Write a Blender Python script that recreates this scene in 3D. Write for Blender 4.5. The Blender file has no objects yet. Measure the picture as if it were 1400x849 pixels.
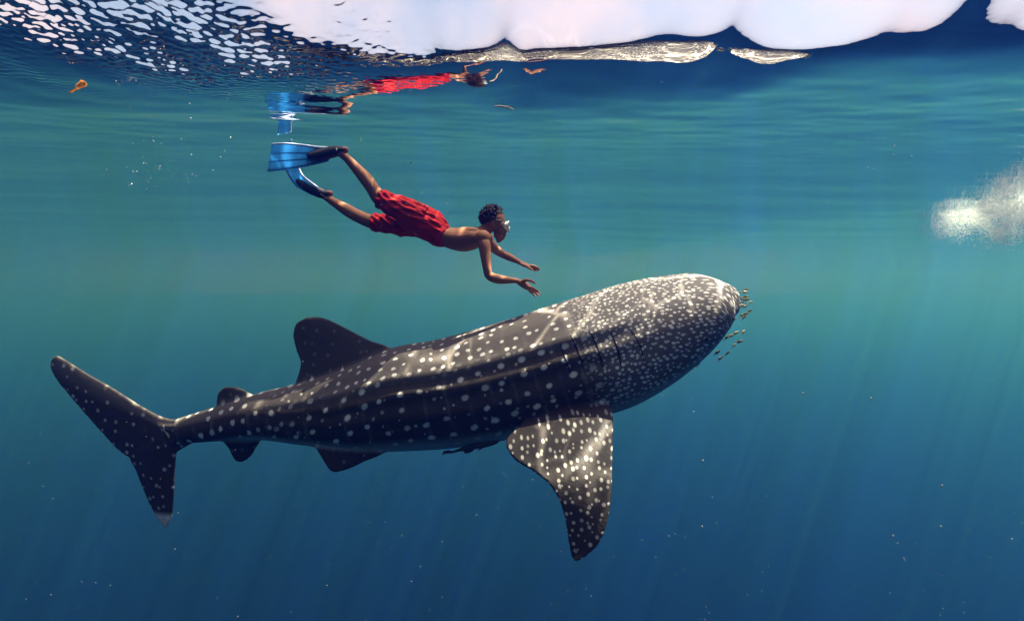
import bpy, bmesh, math, random
import numpy as np
from mathutils import Vector, Matrix
from mathutils.kdtree import KDTree
from mathutils.bvhtree import BVHTree

random.seed(4); rng = np.random.default_rng(4)
scene = bpy.context.scene
C = scene.collection
R = math.radians

# ------------------------------------------------------------------ camera, sky, sun, exposure
FOC, CX, CY, HOR = 778.0, 700.0, 424.5, 372.0      # lens in photo pixels, centre, row of the true horizon
CAM_Z = -1.12                                      # metres below the mean sea level
PITCH = -math.atan((CY - HOR) / FOC)
cam_data = bpy.data.cameras.new('camera'); cam = bpy.data.objects.new('camera', cam_data); C.objects.link(cam)
cam_data.sensor_width = 36; cam_data.lens = 36 * FOC / 1400; cam_data.clip_end = 9000; cam_data.clip_start = .02
cam.location = (0, 0, CAM_Z); cam.rotation_euler = (R(90) + PITCH, 0, 0)
scene.camera = cam

SUN_EL, SUN_AZ = R(68), R(70)                      # azimuth from straight ahead towards the right
SUN_DIR = Vector((math.cos(SUN_EL) * math.sin(SUN_AZ), math.cos(SUN_EL) * math.cos(SUN_AZ), math.sin(SUN_EL)))
sun_data = bpy.data.lights.new('sun', 'SUN'); sun_data.energy = 4.3; sun_data.angle = R(.5); sun_data.color = (1, .93, .82)
sun = bpy.data.objects.new('sun', sun_data); C.objects.link(sun)
sun.rotation_euler = SUN_DIR.to_track_quat('Z', 'Y').to_euler(); sun.location = (0, 0, 8)

world = bpy.data.worlds.new('World'); scene.world = world; world.use_nodes = True
wt = world.node_tree; wn = wt.nodes; wn.clear()
sky = wn.new('ShaderNodeTexSky'); sky.sky_type = 'NISHITA'; sky.sun_disc = False
sky.sun_elevation = SUN_EL; sky.sun_rotation = SUN_AZ; sky.dust_density = 4.0; sky.air_density = 1.0; sky.altitude = 0
bg = wn.new('ShaderNodeBackground'); bg.inputs['Strength'].default_value = .088
wo = wn.new('ShaderNodeOutputWorld')
wmx = wn.new('ShaderNodeMix'); wmx.data_type = 'RGBA'
wtc = wn.new('ShaderNodeTexCoord'); wns = wn.new('ShaderNodeTexNoise'); wns.inputs['Scale'].default_value = 4.5; wns.inputs['Detail'].default_value = 5
wrm = wn.new('ShaderNodeMapRange'); wrm.inputs['From Min'].default_value = .36; wrm.inputs['From Max'].default_value = .64; wrm.inputs['To Min'].default_value = .1; wrm.inputs['To Max'].default_value = .95
wt.links.new(wtc.outputs['Generated'], wns.inputs['Vector']); wt.links.new(wns.outputs[0], wrm.inputs['Value']); wt.links.new(wrm.outputs[0], wmx.inputs[0])
wt.links.new(sky.outputs[0], wmx.inputs[6]); wmx.inputs[7].default_value = (4.9, 3.95, 4.35, 1)       # thin veil of bright cloud
wt.links.new(wmx.outputs[2], bg.inputs[0]); wt.links.new(bg.outputs[0], wo.inputs[0])

scene.view_settings.view_transform = 'Standard'; scene.view_settings.look = 'None'
scene.view_settings.exposure = 1.5; scene.view_settings.gamma = 1; scene.view_settings.use_curve_mapping = False
scene.render.engine = 'CYCLES'
cy = scene.cycles
cy.use_denoising = True
try: cy.denoiser = 'OPENIMAGEDENOISE'
except Exception: pass
cy.max_bounces = 6; cy.diffuse_bounces = 2; cy.glossy_bounces = 3; cy.transmission_bounces = 6
cy.volume_bounces = 1; cy.transparent_max_bounces = 12; cy.sample_clamp_indirect = 3.0; cy.blur_glossy = .3

# ------------------------------------------------------------------ helpers
def P(px, py, Y):
    """world point at distance Y ahead that the photo shows at (px, py)"""
    d = Vector(((px - CX) / FOC, 1, -(py - CY) / FOC))
    d.rotate(Matrix.Rotation(PITCH, 3, 'X'))
    return Vector((0, 0, CAM_Z)) + d * (Y / d.y)

def tag(o, label=None, cat=None, group=None, kind=None):
    if label: o['label'] = label
    if cat: o['category'] = cat
    if group: o['group'] = group
    if kind: o['kind'] = kind
    return o

def mesh_from(name, V, F, smooth=True):
    me = bpy.data.meshes.new(name)
    me.from_pydata([tuple(v) for v in V], [], F); me.update()
    if smooth: me.polygons.foreach_set('use_smooth', [True] * len(me.polygons))
    return me

def link(name, me, mat=None, parent=None):
    o = bpy.data.objects.new(name, me); C.objects.link(o)
    if mat and not me.materials: me.materials.append(mat)
    if parent is not None:
        o.parent = parent
        o.matrix_parent_inverse = Matrix.Translation(parent.location).inverted()
    return o

def empty(name, loc):
    o = bpy.data.objects.new(name, None); o.location = loc; o.empty_display_size = .2; C.objects.link(o)
    return o

class Shell:
    """collects closed lofts"""
    def __init__(s): s.V = []; s.F = []; s.tag = []
    def rings(s, rings, k=0):
        n = len(rings[0]); b = len(s.V)
        for r in rings: s.V += [tuple(p) for p in r]
        s.tag += [k] * (n * len(rings))
        for i in range(len(rings) - 1):
            for j in range(n):
                a = b + i * n + j; c = b + i * n + (j + 1) % n
                s.F.append((a, c, c + n, a + n))
        s.F.append(tuple(b + j for j in reversed(range(n))))
        s.F.append(tuple(b + (len(rings) - 1) * n + j for j in range(n)))
    def ellipsoid(s, c, axes, k=0, seg=20, ring=12):
        """axes: three vectors"""
        rr = []
        for i in range(1, ring):
            t = math.pi * i / ring
            rr.append([c + axes[0] * math.cos(t) + (axes[1] * math.cos(a) + axes[2] * math.sin(a)) * math.sin(t)
                       for a in (2 * math.pi * j / seg for j in range(seg))])
        s.rings(rr, k)
    def tube(s, pts, seg=16, res=5, k=0, ref=Vector((0, 1, 0)), round_ends=True):
        """pts: (Vector, r_in_plane, r_depth); Catmull-Rom through them, rounded ends"""
        A = [np.array([*p, ra, rb]) for p, ra, rb in pts]
        A = [2 * A[0] - A[1]] + A + [2 * A[-1] - A[-2]]
        out = []
        for i in range(1, len(A) - 2):
            for q in range(res):
                t = q / res
                out.append(.5 * ((2 * A[i]) + (-A[i-1] + A[i+1]) * t + (2*A[i-1] - 5*A[i] + 4*A[i+1] - A[i+2]) * t*t + (-A[i-1] + 3*A[i] - 3*A[i+1] + A[i+2]) * t**3))
        out.append(A[-2])
        rr = []
        n = len(out)
        def ring(c, t, ra, rb):
            b = (ref - t * ref.dot(t)); b = b.normalized() if b.length > 1e-4 else t.orthogonal().normalized()
            a = t.cross(b)
            return [c + a * (ra * math.cos(q)) + b * (rb * math.sin(q)) for q in (2*math.pi*j/seg for j in range(seg))]
        for i, o in enumerate(out):
            c = Vector(o[:3]); t = (Vector(out[min(n-1, i+1)][:3]) - Vector(out[max(0, i-1)][:3])).normalized()
            ra, rb = max(o[3], 1e-4), max(o[4], 1e-4)
            if round_ends and i == 0:
                for g in (80, 60, 35): rr.append(ring(c - t * (min(ra, rb) * math.sin(R(g))), t, ra * math.cos(R(g)), rb * math.cos(R(g))))
            rr.append(ring(c, t, ra, rb))
            if round_ends and i == n - 1:
                for g in (35, 60, 80): rr.append(ring(c + t * (min(ra, rb) * math.sin(R(g))), t, ra * math.cos(R(g)), rb * math.cos(R(g))))
        s.rings(rr, k)
    def fin(s, st, k=0, nc=14, thick=None, sub=4):
        """st: (LE point, TE point, half thickness) from root to tip"""
        A = [np.array([*l, *t, h]) for l, t, h in st]
        A = [2 * A[0] - A[1]] + A + [2 * A[-1] - A[-2]]
        out = []
        for i in range(1, len(A) - 2):
            for q in range(sub):
                t = q / sub
                out.append(.5 * ((2 * A[i]) + (-A[i-1] + A[i+1]) * t + (2*A[i-1] - 5*A[i] + 4*A[i+1] - A[i+2]) * t*t + (-A[i-1] + 3*A[i] - 3*A[i+1] + A[i+2]) * t**3))
        out.append(A[-2])
        rr = []; n = len(out)
        for i, o in enumerate(out):
            L, T = Vector(o[:3]), Vector(o[3:6])
            m0 = out[max(0, i-1)]; m1 = out[min(n-1, i+1)]
            span = (Vector(m1[:3]) + Vector(m1[3:6]) - Vector(m0[:3]) - Vector(m0[3:6]))
            nn = (T - L).cross(span).normalized()
            r = []
            for j in range(nc):
                q = j / (nc - 1)
                h = o[6] * max(.30, 1.75 * math.sqrt(q) * (1 - q) ** .8 / 1.0)
                r.append(L.lerp(T, q) + nn * h)
            for j in reversed(range(nc)):
                q = j / (nc - 1)
                h = o[6] * max(.30, 1.75 * math.sqrt(q) * (1 - q) ** .8)
                r.append(L.lerp(T, q) - nn * h)
            rr.append(r)
        s.rings(rr, k)
    def voxel(s, name, size, smooth=4, fac=.5):
        me = mesh_from(name + '_raw', s.V, s.F)
        bm = bmesh.new(); bm.from_mesh(me); bmesh.ops.recalc_face_normals(bm, faces=bm.faces); bm.to_mesh(me); bm.free()
        o = bpy.data.objects.new('tmp', me); C.objects.link(o)
        m = o.modifiers.new('r', 'REMESH'); m.mode = 'VOXEL'; m.voxel_size = size; m.use_smooth_shade = True
        if smooth:
            m = o.modifiers.new('s', 'SMOOTH'); m.iterations = smooth; m.factor = fac
        dg = bpy.context.evaluated_depsgraph_get()
        out = bpy.data.meshes.new_from_object(o.evaluated_get(dg)); out.name = name
        bpy.data.objects.remove(o); bpy.data.meshes.remove(me)
        out.polygons.foreach_set('use_smooth', [True] * len(out.polygons))
        return out

def get_co(me):
    a = np.empty(len(me.vertices) * 3); me.vertices.foreach_get('co', a); return a.reshape(-1, 3)
def set_co(me, a): me.vertices.foreach_set('co', a.ravel()); me.update()
def get_no(me):
    a = np.empty(len(me.vertices) * 3); me.vertices.foreach_get('normal', a); return a.reshape(-1, 3)
def sstep(x, a, b):
    t = np.clip((x - a) / (b - a), 0, 1); return t * t * (3 - 2 * t)

# node sugar
class NT:
    def __init__(s, name):
        s.m = bpy.data.materials.new(name); s.m.use_nodes = True; s.t = s.m.node_tree; s.t.nodes.clear()
        s.out = s.t.nodes.new('ShaderNodeOutputMaterial')
    def n(s, kind, **kw):
        nd = s.t.nodes.new('ShaderNode' + kind)
        for k, v in kw.items(): setattr(nd, k, v)
        return nd
    def put(s, inp, v):
        if hasattr(v, 'bl_rna') and isinstance(v, bpy.types.NodeSocket): s.t.links.new(v, inp)
        else: inp.default_value = v
    def math(s, op, a, b=0.0, c=None, clamp=False):
        nd = s.n('Math', operation=op, use_clamp=clamp); s.put(nd.inputs[0], a); s.put(nd.inputs[1], b)
        if c is not None: s.put(nd.inputs[2], c)
        return nd.outputs[0]
    def step(s, x, a, b, lo=0.0, hi=1.0):
        nd = s.n('MapRange', interpolation_type='SMOOTHSTEP', clamp=True); s.put(nd.inputs['Value'], x)
        for k, v in zip(('From Min', 'From Max', 'To Min', 'To Max'), (a, b, lo, hi)): s.put(nd.inputs[k], v)
        return nd.outputs[0]
    def mix(s, f, a, b):
        nd = s.n('Mix', data_type='RGBA'); s.put(nd.inputs[0], f); s.put(nd.inputs[6], a); s.put(nd.inputs[7], b)
        return nd.outputs[2]
    def noise(s, vec, scale, detail=3, rough=.55):
        nd = s.n('TexNoise'); s.put(nd.inputs['Scale'], scale); s.put(nd.inputs['Detail'], detail); s.put(nd.inputs['Roughness'], rough)
        if vec is not None: s.put(nd.inputs['Vector'], vec)
        return nd.outputs[0]
    def vor(s, vec, scale, rand, feature='F1', dims='2D'):
        nd = s.n('TexVoronoi', voronoi_dimensions=dims, feature=feature)
        s.put(nd.inputs['Vector'], vec); s.put(nd.inputs['Scale'], scale); s.put(nd.inputs['Randomness'], rand)
        return nd
    def comb(s, x, y, z=0.0):
        nd = s.n('CombineXYZ'); s.put(nd.inputs[0], x); s.put(nd.inputs[1], y); s.put(nd.inputs[2], z); return nd.outputs[0]
    def attr(s, name): return s.n('Attribute', attribute_name=name)
    def obj(s): return s.n('TexCoord').outputs['Object']
    def bump(s, h, dist, strength=1.0):
        nd = s.n('Bump'); s.put(nd.inputs['Height'], h); s.put(nd.inputs['Distance'], dist); s.put(nd.inputs['Strength'], strength); return nd.outputs[0]
    def bsdf(s, color, rough=.6, spec=.3, normal=None, **kw):
        b = s.n('BsdfPrincipled'); s.put(b.inputs['Base Color'], color); s.put(b.inputs['Roughness'], rough); s.put(b.inputs['Specular IOR Level'], spec)
        if normal is not None: s.put(b.inputs['Normal'], normal)
        for k, v in kw.items(): s.put(b.inputs[k.replace('_', ' ')], v)
        return b.outputs[0]
    def done(s, surf): s.t.links.new(surf, s.out.inputs['Surface']); return s.m

def simple(name, col, rough=.6, spec=.3, var=.15, scale=30, bumpd=0.0):
    t = NT(name); nz = t.noise(t.obj(), scale)
    a = (*[c * (1 - var) for c in col], 1); b = (*[min(1, c * (1 + var)) for c in col], 1)
    nrm = t.bump(nz, bumpd) if bumpd else None
    return t.done(t.bsdf(t.mix(nz, a, b), rough, spec, nrm))

# ------------------------------------------------------------------ sea surface
def sea_height(x, y):
    # one steep swell above the camera, running down away from it, then flattening
    wob = .09*np.sin(1.5*x + .9) + .06*np.sin(3.1*x + 2.1) + .05*np.sin(6.7*x + .3 + .8*np.sin(2*x)) + (.028*np.sin(12.3*x + 1.2 + np.sin(3.7*x)) + .012*np.sin(27*x)) * (1 - .8*sstep(x, -.2, .6))
    wob = wob + .06*np.exp(-((x - 1.22)/.13)**2) - .05*np.exp(-((x - .95)/.10)**2) + .04*np.exp(-((x - .45)/.15)**2) - .02*np.exp(-((x - 1.5)/.1)**2)
    yb = 2.74 + wob - .05*np.clip(x, 0, 3)**2
    # integral of slope: steep before yb, easing off behind it in two steps
    def soft(c, w):
        q = (c - y) / w
        return np.where(q > 30, q, np.log1p(np.exp(np.clip(q, -40, 30)))) * w
    mid = sstep(x, -.35, .1) * (1 - sstep(x, 1.0, 1.5))
    h = (.44 - .05 * mid - .36 * sstep(-x, .70, 1.25)) * soft(yb, .042) + (.11 * (1 - .75 * sstep(x, 1.1, 1.7)) + .05 * mid) * soft(yb + .45 + .22 * mid, .16)
    h = .95 * np.tanh(h / .95) * (1 - sstep(-y, -.9, 1.8))
    rise = .36 * (1 - .6 * sstep(x, .5, 7.0))
    rt = sstep(x, .9, 1.6); cr = 3.0 - .22 * rt; wr = .22 - .13 * rt
    h = h + (-.16 + rise * (1 - np.exp(-wr * np.log1p(np.exp(np.clip((y - cr) / wr, -30, 300))) / 3.4))) * sstep(y, 1.3, 3.0 - .35 * rt)
    # swell farther out
    far = sstep(y, 3.0, 6.0)
    h += far * (.003*np.sin(1.3*y + .35*x) + .002*np.sin(2.1*y - .5*x + 1) + .001*np.sin(3.3*y + .9*x + 2))
    return h

WAVES = []
for i in range(46):
    lam = math.exp(random.uniform(math.log(.16), math.log(1.6)))
    th = random.gauss(math.pi/2, .55); slope = .0046 * (lam / .5) ** .15
    WAVES.append((2*math.pi/lam*math.cos(th), 2*math.pi/lam*math.sin(th), slope*lam/(2*math.pi), random.uniform(0, 6.28), lam))
FINE = []
for i in range(80):
    lam = math.exp(random.uniform(math.log(.017), math.log(.065)))
    th = random.gauss(math.pi/2 + .22, .48)
    FINE.append((2*math.pi/lam*math.cos(th), 2*math.pi/lam*math.sin(th), .115*lam/(2*math.pi), random.uniform(0, 6.28), lam))

def axis(segs):
    out = [segs[0][0]]
    for a, b, s0, s1 in segs:
        n = max(2, int(round((b - a) / ((s0 + s1) / 2))))
        t = np.linspace(0, 1, n + 1)[1:]
        if abs(s0 - s1) < 1e-9: v = a + (b - a) * t
        else:
            k = s1 / s0; v = a + (b - a) * ((k ** t) - 1) / (k - 1)
        out += list(v)
    return np.array(out)

def build_surface():
    ys = axis([(-2590, -6, 200, .5), (-6, 1.6, .3, .04), (1.6, 2.1, .02, .005), (2.1, 3.0, .005, .005), (3.0, 3.4, .005, .012), (3.4, 8, .012, .06), (8, 40, .06, .8), (40, 2590, .8, 200)])
    xp = axis([(0, 2.5, .0078, .0078), (2.5, 3.2, .0078, .014), (3.2, 9, .014, .12), (9, 40, .12, 1.5), (40, 2590, 1.5, 200)])
    xs = np.concatenate([-xp[:0:-1], xp])
    X, Y = np.meshgrid(xs, ys)
    Z = sea_height(X, Y)
    cell = np.maximum(np.gradient(xs)[None, :], np.gradient(ys)[:, None])
    calm = (1 - .82 * sstep(Y, 3.4, 6.0)) * (1 - .45 * np.exp(-((Y - 2.6) / .7)**2) * np.exp(-((X - .5) / 1.6)**2))
    for kx, ky, a, ph, lam in WAVES:
        Z += a * calm * np.clip(lam / (3 * cell) - .4, 0, 1) * np.sin(kx*X + ky*Y + ph)
    # choppy broken patch, left
    patch = np.exp(-(((X + 1.55) / .85)**2 + ((Y - 2.55) / .45)**2)**2) + .12*np.exp(-(((X + 1.9) / 1.1)**2 + ((Y - 2.9) / .6)**2))
    mod = np.clip(.45 + .5*np.sin(4.1*X + 2*Y + 1) * np.sin(3.3*Y - 2.2*X) + .35*np.sin(8.3*X - 5*Y) , 0, 1.2)
    for kx, ky, a, ph, lam in FINE:
        Z += a * patch * (.12 + 1.35 * mod) * np.clip(lam / (3 * cell) - .4, 0, 1) * np.sin(kx*X + ky*Y + ph)
    ny, nx = X.shape
    V = np.stack([X, Y, Z], -1).reshape(-1, 3)
    i = np.arange(ny - 1)[:, None] * nx + np.arange(nx - 1)[None, :]
    F = np.stack([i, i + 1, i + nx + 1, i + nx], -1).reshape(-1, 4)
    me = bpy.data.meshes.new('sea_surface')
    me.vertices.add(len(V)); me.vertices.foreach_set('co', V.ravel())
    me.loops.add(F.size); me.loops.foreach_set('vertex_index', F.ravel().astype(np.int32))
    me.polygons.add(len(F)); me.polygons.foreach_set('loop_start', (np.arange(len(F)) * 4).astype(np.int32))
    me.update(calc_edges=True); me.polygons.foreach_set('use_smooth', [True] * len(F))
    t = NT('water_surface')
    ob = t.obj()
    # caustics painted into the transparency: the web's lines pass more light than arrives
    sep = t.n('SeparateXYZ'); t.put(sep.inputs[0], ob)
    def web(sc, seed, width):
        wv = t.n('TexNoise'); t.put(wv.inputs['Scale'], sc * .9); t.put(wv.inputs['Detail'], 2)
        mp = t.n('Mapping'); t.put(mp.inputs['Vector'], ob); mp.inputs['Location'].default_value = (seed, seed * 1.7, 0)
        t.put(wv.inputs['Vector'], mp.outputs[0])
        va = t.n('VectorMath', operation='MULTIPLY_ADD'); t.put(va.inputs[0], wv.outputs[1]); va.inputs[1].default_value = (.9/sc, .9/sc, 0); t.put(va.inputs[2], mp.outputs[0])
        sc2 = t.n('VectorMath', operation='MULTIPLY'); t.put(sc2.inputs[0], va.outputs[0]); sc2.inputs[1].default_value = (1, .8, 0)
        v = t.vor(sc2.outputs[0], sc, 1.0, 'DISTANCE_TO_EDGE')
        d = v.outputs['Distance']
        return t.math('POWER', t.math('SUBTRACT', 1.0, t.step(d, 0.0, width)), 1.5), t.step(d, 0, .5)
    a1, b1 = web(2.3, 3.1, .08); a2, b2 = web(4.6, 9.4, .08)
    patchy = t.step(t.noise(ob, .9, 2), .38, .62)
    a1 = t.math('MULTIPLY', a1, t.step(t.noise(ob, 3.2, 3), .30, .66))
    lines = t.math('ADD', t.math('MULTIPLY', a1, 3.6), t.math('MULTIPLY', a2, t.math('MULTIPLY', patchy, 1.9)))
    web_mask = t.step(sep.outputs[1], 2.7, 3.6)  # keeps the painted caustics out of the visible sky window
    trans = t.math('MULTIPLY_ADD', lines, web_mask, t.math('MULTIPLY_ADD', web_mask, -.34, .94))
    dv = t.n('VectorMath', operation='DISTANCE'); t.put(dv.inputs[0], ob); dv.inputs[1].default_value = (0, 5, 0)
    nearm = t.step(dv.outputs['Value'], 13.0, 8.0)           # farther off the painted web gives way to one even value
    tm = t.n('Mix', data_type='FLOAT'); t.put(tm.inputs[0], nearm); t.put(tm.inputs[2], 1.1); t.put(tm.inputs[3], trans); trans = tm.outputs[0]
    broad = t.step(t.noise(ob, .5, 2, .4), .38, .66, .1, 2.3)  # large bright and dim patches painted in to throw light shafts
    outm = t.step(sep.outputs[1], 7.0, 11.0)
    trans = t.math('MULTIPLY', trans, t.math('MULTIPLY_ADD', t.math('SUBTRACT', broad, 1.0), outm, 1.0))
    tr = t.n('BsdfTransparent'); t.put(tr.inputs[0], t.comb(trans, trans, trans))
    gl = t.n('BsdfGlossy'); gl.inputs['Roughness'].default_value = .02; gl.inputs['Color'].default_value = (.97, .97, .97, 1)
    # far ripples too small for the sheet
    mpn = t.n('Mapping'); t.put(mpn.inputs['Vector'], ob); mpn.inputs['Scale'].default_value = (.6, 1, 1)
    nrm = t.bump(t.noise(mpn.outputs[0], 3.5, 4, .5), .0045, .5)
    fr = t.n('Fresnel'); fr.inputs['IOR'].default_value = 1.333
    t.put(gl.inputs['Normal'], nrm); t.put(fr.inputs['Normal'], nrm)
    mx = t.n('MixShader'); t.put(mx.inputs[0], fr.outputs[0]); t.t.links.new(tr.outputs[0], mx.inputs[1]); t.t.links.new(gl.outputs[0], mx.inputs[2])
    t.done(mx.outputs[0])
    o = link('sea_surface', me, t.m)
    tag(o, 'rippled sea surface seen from below with bright sky window', 'water', kind='structure')
    return o
build_surface()

# seabed, dark and deep
def build_seabed():
    n = 60; g = np.linspace(-1, 1, n); g = np.sign(g) * np.abs(g) ** 1.6 * 2590
    X, Y = np.meshgrid(g, g)
    Z = -100 + .8*np.sin(X*.05 + 1) * np.cos(Y*.043) + .3*np.sin(X*.21 + Y*.17)
    V = np.stack([X, Y, Z], -1).reshape(-1, 3)
    F = [(j*n + i, j*n + i + 1, (j+1)*n + i + 1, (j+1)*n + i) for j in range(n-1) for i in range(n-1)]
    o = link('seabed', mesh_from('seabed', V, F), simple('dark_silt', (.0003, .0006, .0012), 1.0, 0.0, .1, .3))
    tag(o, 'deep dark silt seabed far below the shark', 'seabed', kind='structure')
build_seabed()

# the water itself: one closed box of even density
def build_water():
    bm = bmesh.new(); bmesh.ops.create_cube(bm, size=1)
    for v in bm.verts: v.co = Vector((v.co.x * 5200, v.co.y * 5200, -103 if v.co.z < 0 else 1.1))
    me = bpy.data.meshes.new('haze'); bm.to_mesh(me); bm.free()
    m = bpy.data.materials.new('sea_water'); m.use_nodes = True; t = m.node_tree; t.nodes.clear()
    out = t.nodes.new('ShaderNodeOutputMaterial')
    def sc(col, dens, g):
        n = t.nodes.new('ShaderNodeVolumeScatter'); n.inputs['Color'].default_value = (*col, 1); n.inputs['Density'].default_value = dens; n.inputs['Anisotropy'].default_value = g; return n.outputs[0]
    a = t.nodes.new('ShaderNodeVolumeAbsorption')
    # coefficients per metre for red, green, blue
    SCA = (.00014, .00083, .0112); ABS = (.0012, .0013, .0136); mx = max(ABS) * 1.02
    a.inputs['Color'].default_value = (*[1 - q / mx for q in ABS], 1); a.inputs['Density'].default_value = mx
    s2 = t.nodes.new('ShaderNodeAddShader')
    t.links.new(sc([q / SCA[2] for q in SCA], SCA[2], .62), s2.inputs[0]); t.links.new(a.outputs[0], s2.inputs[1])
    t.links.new(s2.outputs[0], out.inputs['Volume'])
    o = link('haze', me, m)
    tag(o, 'clear blue green sea water filling the whole scene', 'water', kind='stuff')
build_water()
# ------------------------------------------------------------------ whale shark
SH_Y = 4.45
def shy(px): return SH_Y + (640 - px) * .0006
def SP(px, py, dy=0.0): return P(px, py, shy(px) + dy)
MPP = SH_Y / FOC

STATIONS = [  # top, bottom, half width (photo pixels at the shark's distance)
    ((243, 572), (240, 607), 13), ((295, 556), (293, 603), 19), ((352, 538), (350, 600), 27), ((408, 524), (420, 608), 37),
    ((470, 503), (490, 616), 50), ((537, 476), (560, 614), 62), ((602, 464), (625, 609), 70), ((684, 441), (712, 594), 78),
    ((743, 422), (785, 573), 85), ((800, 404), (850, 556), 90), ((855, 387), (905, 525), 92), ((905, 378), (950, 486), 89),
    ((944, 374), (974, 454), 78), ((969, 380), (981, 440), 58), ((984, 386), (990, 434), 45), ((993, 390), (995.5, 430), 35)]

def build_shark():
    A = np.array([[*t, *b, w] for t, b, w in STATIONS], float)
    A = np.vstack([2*A[0] - A[1], A, 2*A[-1] - A[-2]])
    out = []
    for i in range(1, len(A) - 2):
        for q in range(8):
            t = q / 8
            out.append(.5*((2*A[i]) + (-A[i-1] + A[i+1])*t + (2*A[i-1] - 5*A[i] + 4*A[i+1] - A[i+2])*t*t + (-A[i-1] + 3*A[i] - 3*A[i+1] + A[i+2])*t**3))
    out.append(A[-2])
    n = len(out); seg = 96
    ctr, up, half, wid = [], [], [], []
    for o in out:
        T, B = SP(o[0], o[1]), SP(o[2], o[3])
        ctr.append((T + B) / 2); up.append((T - B).normalized()); half.append((T - B).length / 2); wid.append(o[4] * MPP)
    side = Vector((.0006 / MPP, -1, 0)).normalized()     # towards the camera
    rings = []
    for i in range(n):
        f = i / (n - 1)                                   # 0 tail .. 1 snout
        rid = float(sstep(np.array(f), .10, .28) * (1 - sstep(np.array(f), .56, .68)))
        flat = float(sstep(np.array(f), .70, .95))
        r = []
        for j in range(seg):
            ph = 2 * math.pi * j / seg
            a = ph if ph <= math.pi else 2*math.pi - ph   # angle from the top, both flanks alike
            k = 1.0
            for pk, am, wd in ((R(58), .045, .10), (R(76), .035, .09), (R(100), .02, .10), (R(33), .008, .1)):
                k += am * rid * math.exp(-((a - pk) / wd) ** 2) - .5 * am * rid * math.exp(-((a - pk - .17) / .1) ** 2)
            k += .010 * rid * math.exp(-(a / .10) ** 2)
            e = 1 - .18 * flat                             # squarer head
            ca, sa = math.cos(ph), math.sin(ph)
            ca = math.copysign(abs(ca) ** e, ca); sa = math.copysign(abs(sa) ** e, sa)
            r.append(ctr[i] + up[i] * (half[i] * ca * k) + side * (wid[i] * sa * k))
        rings.append(r)
    # blunt front
    for g, adv in ((.82, .010), (.55, .018), (.2, .022)):
        fwd = (ctr[-1] - ctr[-2]).normalized()
        rings.append([ctr[-1] + fwd * adv + (p - ctr[-1]) * g for p in rings[n - 1]])
    # closed tail end
    sh = Shell(); sh.rings(rings, 0)
    def st(lst, tip, y=lambda px, py: 0.0, th=None):
        res = []
        m = len(lst)
        for i, q in enumerate(lst):
            L = SP(q[0], q[1], y(q[0], q[1])); T = SP(q[2], q[3], y(q[2], q[3]))
            res.append((L, T, q[4] * MPP))
        t = SP(*tip, y(*tip)); res.append((t + (res[-1][0] - t) * .15, t + (res[-1][1] - t) * .15, res[-1][2] * .6))
        return res
    # dorsal fins
    sh.fin(st([(552, 490, 400, 545, 13), (530, 474, 405, 522, 10), (507, 466, 409, 509, 8), (489, 457, 411, 494, 6.5), (470, 447, 405, 478, 5.5),
               (452, 438, 401, 461, 5), (440, 434, 402, 450, 4.5), (430, 433, 405, 442, 4)], (418, 434)), 1)
    sh.fin(st([(352, 545, 297, 572, 7), (336, 534, 296, 556, 5), (326, 530, 297, 541, 4), (316, 528.5, 301, 533, 3)], (307, 529)), 1)
    sh.fin(st([(362, 594, 300, 598, 6), (352, 609, 312, 612, 4.5), (345, 621, 317, 623, 3.6), (336, 629, 322, 630, 3)], (329, 632)), 2)
    for dy, s_ in ((-.14, 1), (.16, 1)):
        sh.fin(st([(545, 606, 425, 600, 7), (520, 622, 436, 619, 5), (498, 631, 445, 634, 4), (479, 640, 451, 643, 3)], (459, 646), lambda px, py: dy * (1 + (py - 606) * .012)), 2)
    # tail
    bend = lambda px, py: .0009 * (245 - px) + .0004 * abs(py - 590)
    sh.fin(st([(275, 570, 262, 606, 9), (232, 573, 214, 630, 9), (196, 557, 172, 622, 7.5), (155, 531, 130, 580, 6), (120, 511, 100, 546, 5), (93, 494, 79, 521, 4), (79, 486, 69, 502, 3)], (71, 490), bend), 4)
    sh.fin(st([(258, 580, 205, 580, 9), (243, 608, 178, 616, 8), (239, 640, 187, 644, 6.5), (238, 670, 198, 673, 5.5), (236.5, 695, 209, 697, 4.5), (234, 711, 218, 713, 3.5)], (227, 723), bend), 4)
    # near pectoral: root buried in the flank, blade hanging down and out
    pec = [(812, 530, 735, 556, 15, -.05), (835, 558, 712, 584, 12, -.47), (838, 588, 692, 604, 10, -.68), (837.5, 615, 703, 627, 8.5, -.80), (837, 640, 727, 642, 7.5, -.89), (836.7, 663, 750, 661, 6.5, -.96),
           (835, 688, 764, 683, 5.5, -1.01), (831, 711, 772, 708, 4.8, -1.04), (825, 731, 776, 733, 4, -1.06), (815, 748, 779, 752, 3.4, -1.07), (801, 760, 782, 762, 3, -1.07)]
    lst = [(P(l, m_, shy(780) + d), P(t, u_, shy(780) + d + .05), th * MPP) for l, m_, t, u_, th, d in pec]
    t = P(785, 767, shy(780) - 1.07); lst.append((t + (lst[-1][0] - t) * .15, t + (lst[-1][1] - t) * .15, .01))
    sh.fin(lst, 3, sub=4)
    # far pectoral, spread out level on the other side
    lst2 = []
    for l, t_, th in lst:
        d = (lst[1][0].z - l.z)
        def mv(p): return Vector((p.x - .02, 2 * (shy(780) + .02) - p.y + max(d, -.05) * .15, p.z + max(d, 0) * .80 + .03))
        lst2.append((mv(l), mv(t_), th))
    sh.fin(lst2, 3, sub=4)
    me = sh.voxel('whale_shark_body', .009, 5, .5)
    # pattern coordinates from the spine
    co = get_co(me)
    cs = np.array(ctr); us = np.array(up); hs = np.array(half); ws = np.array(wid); sd = np.array(side)
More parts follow.
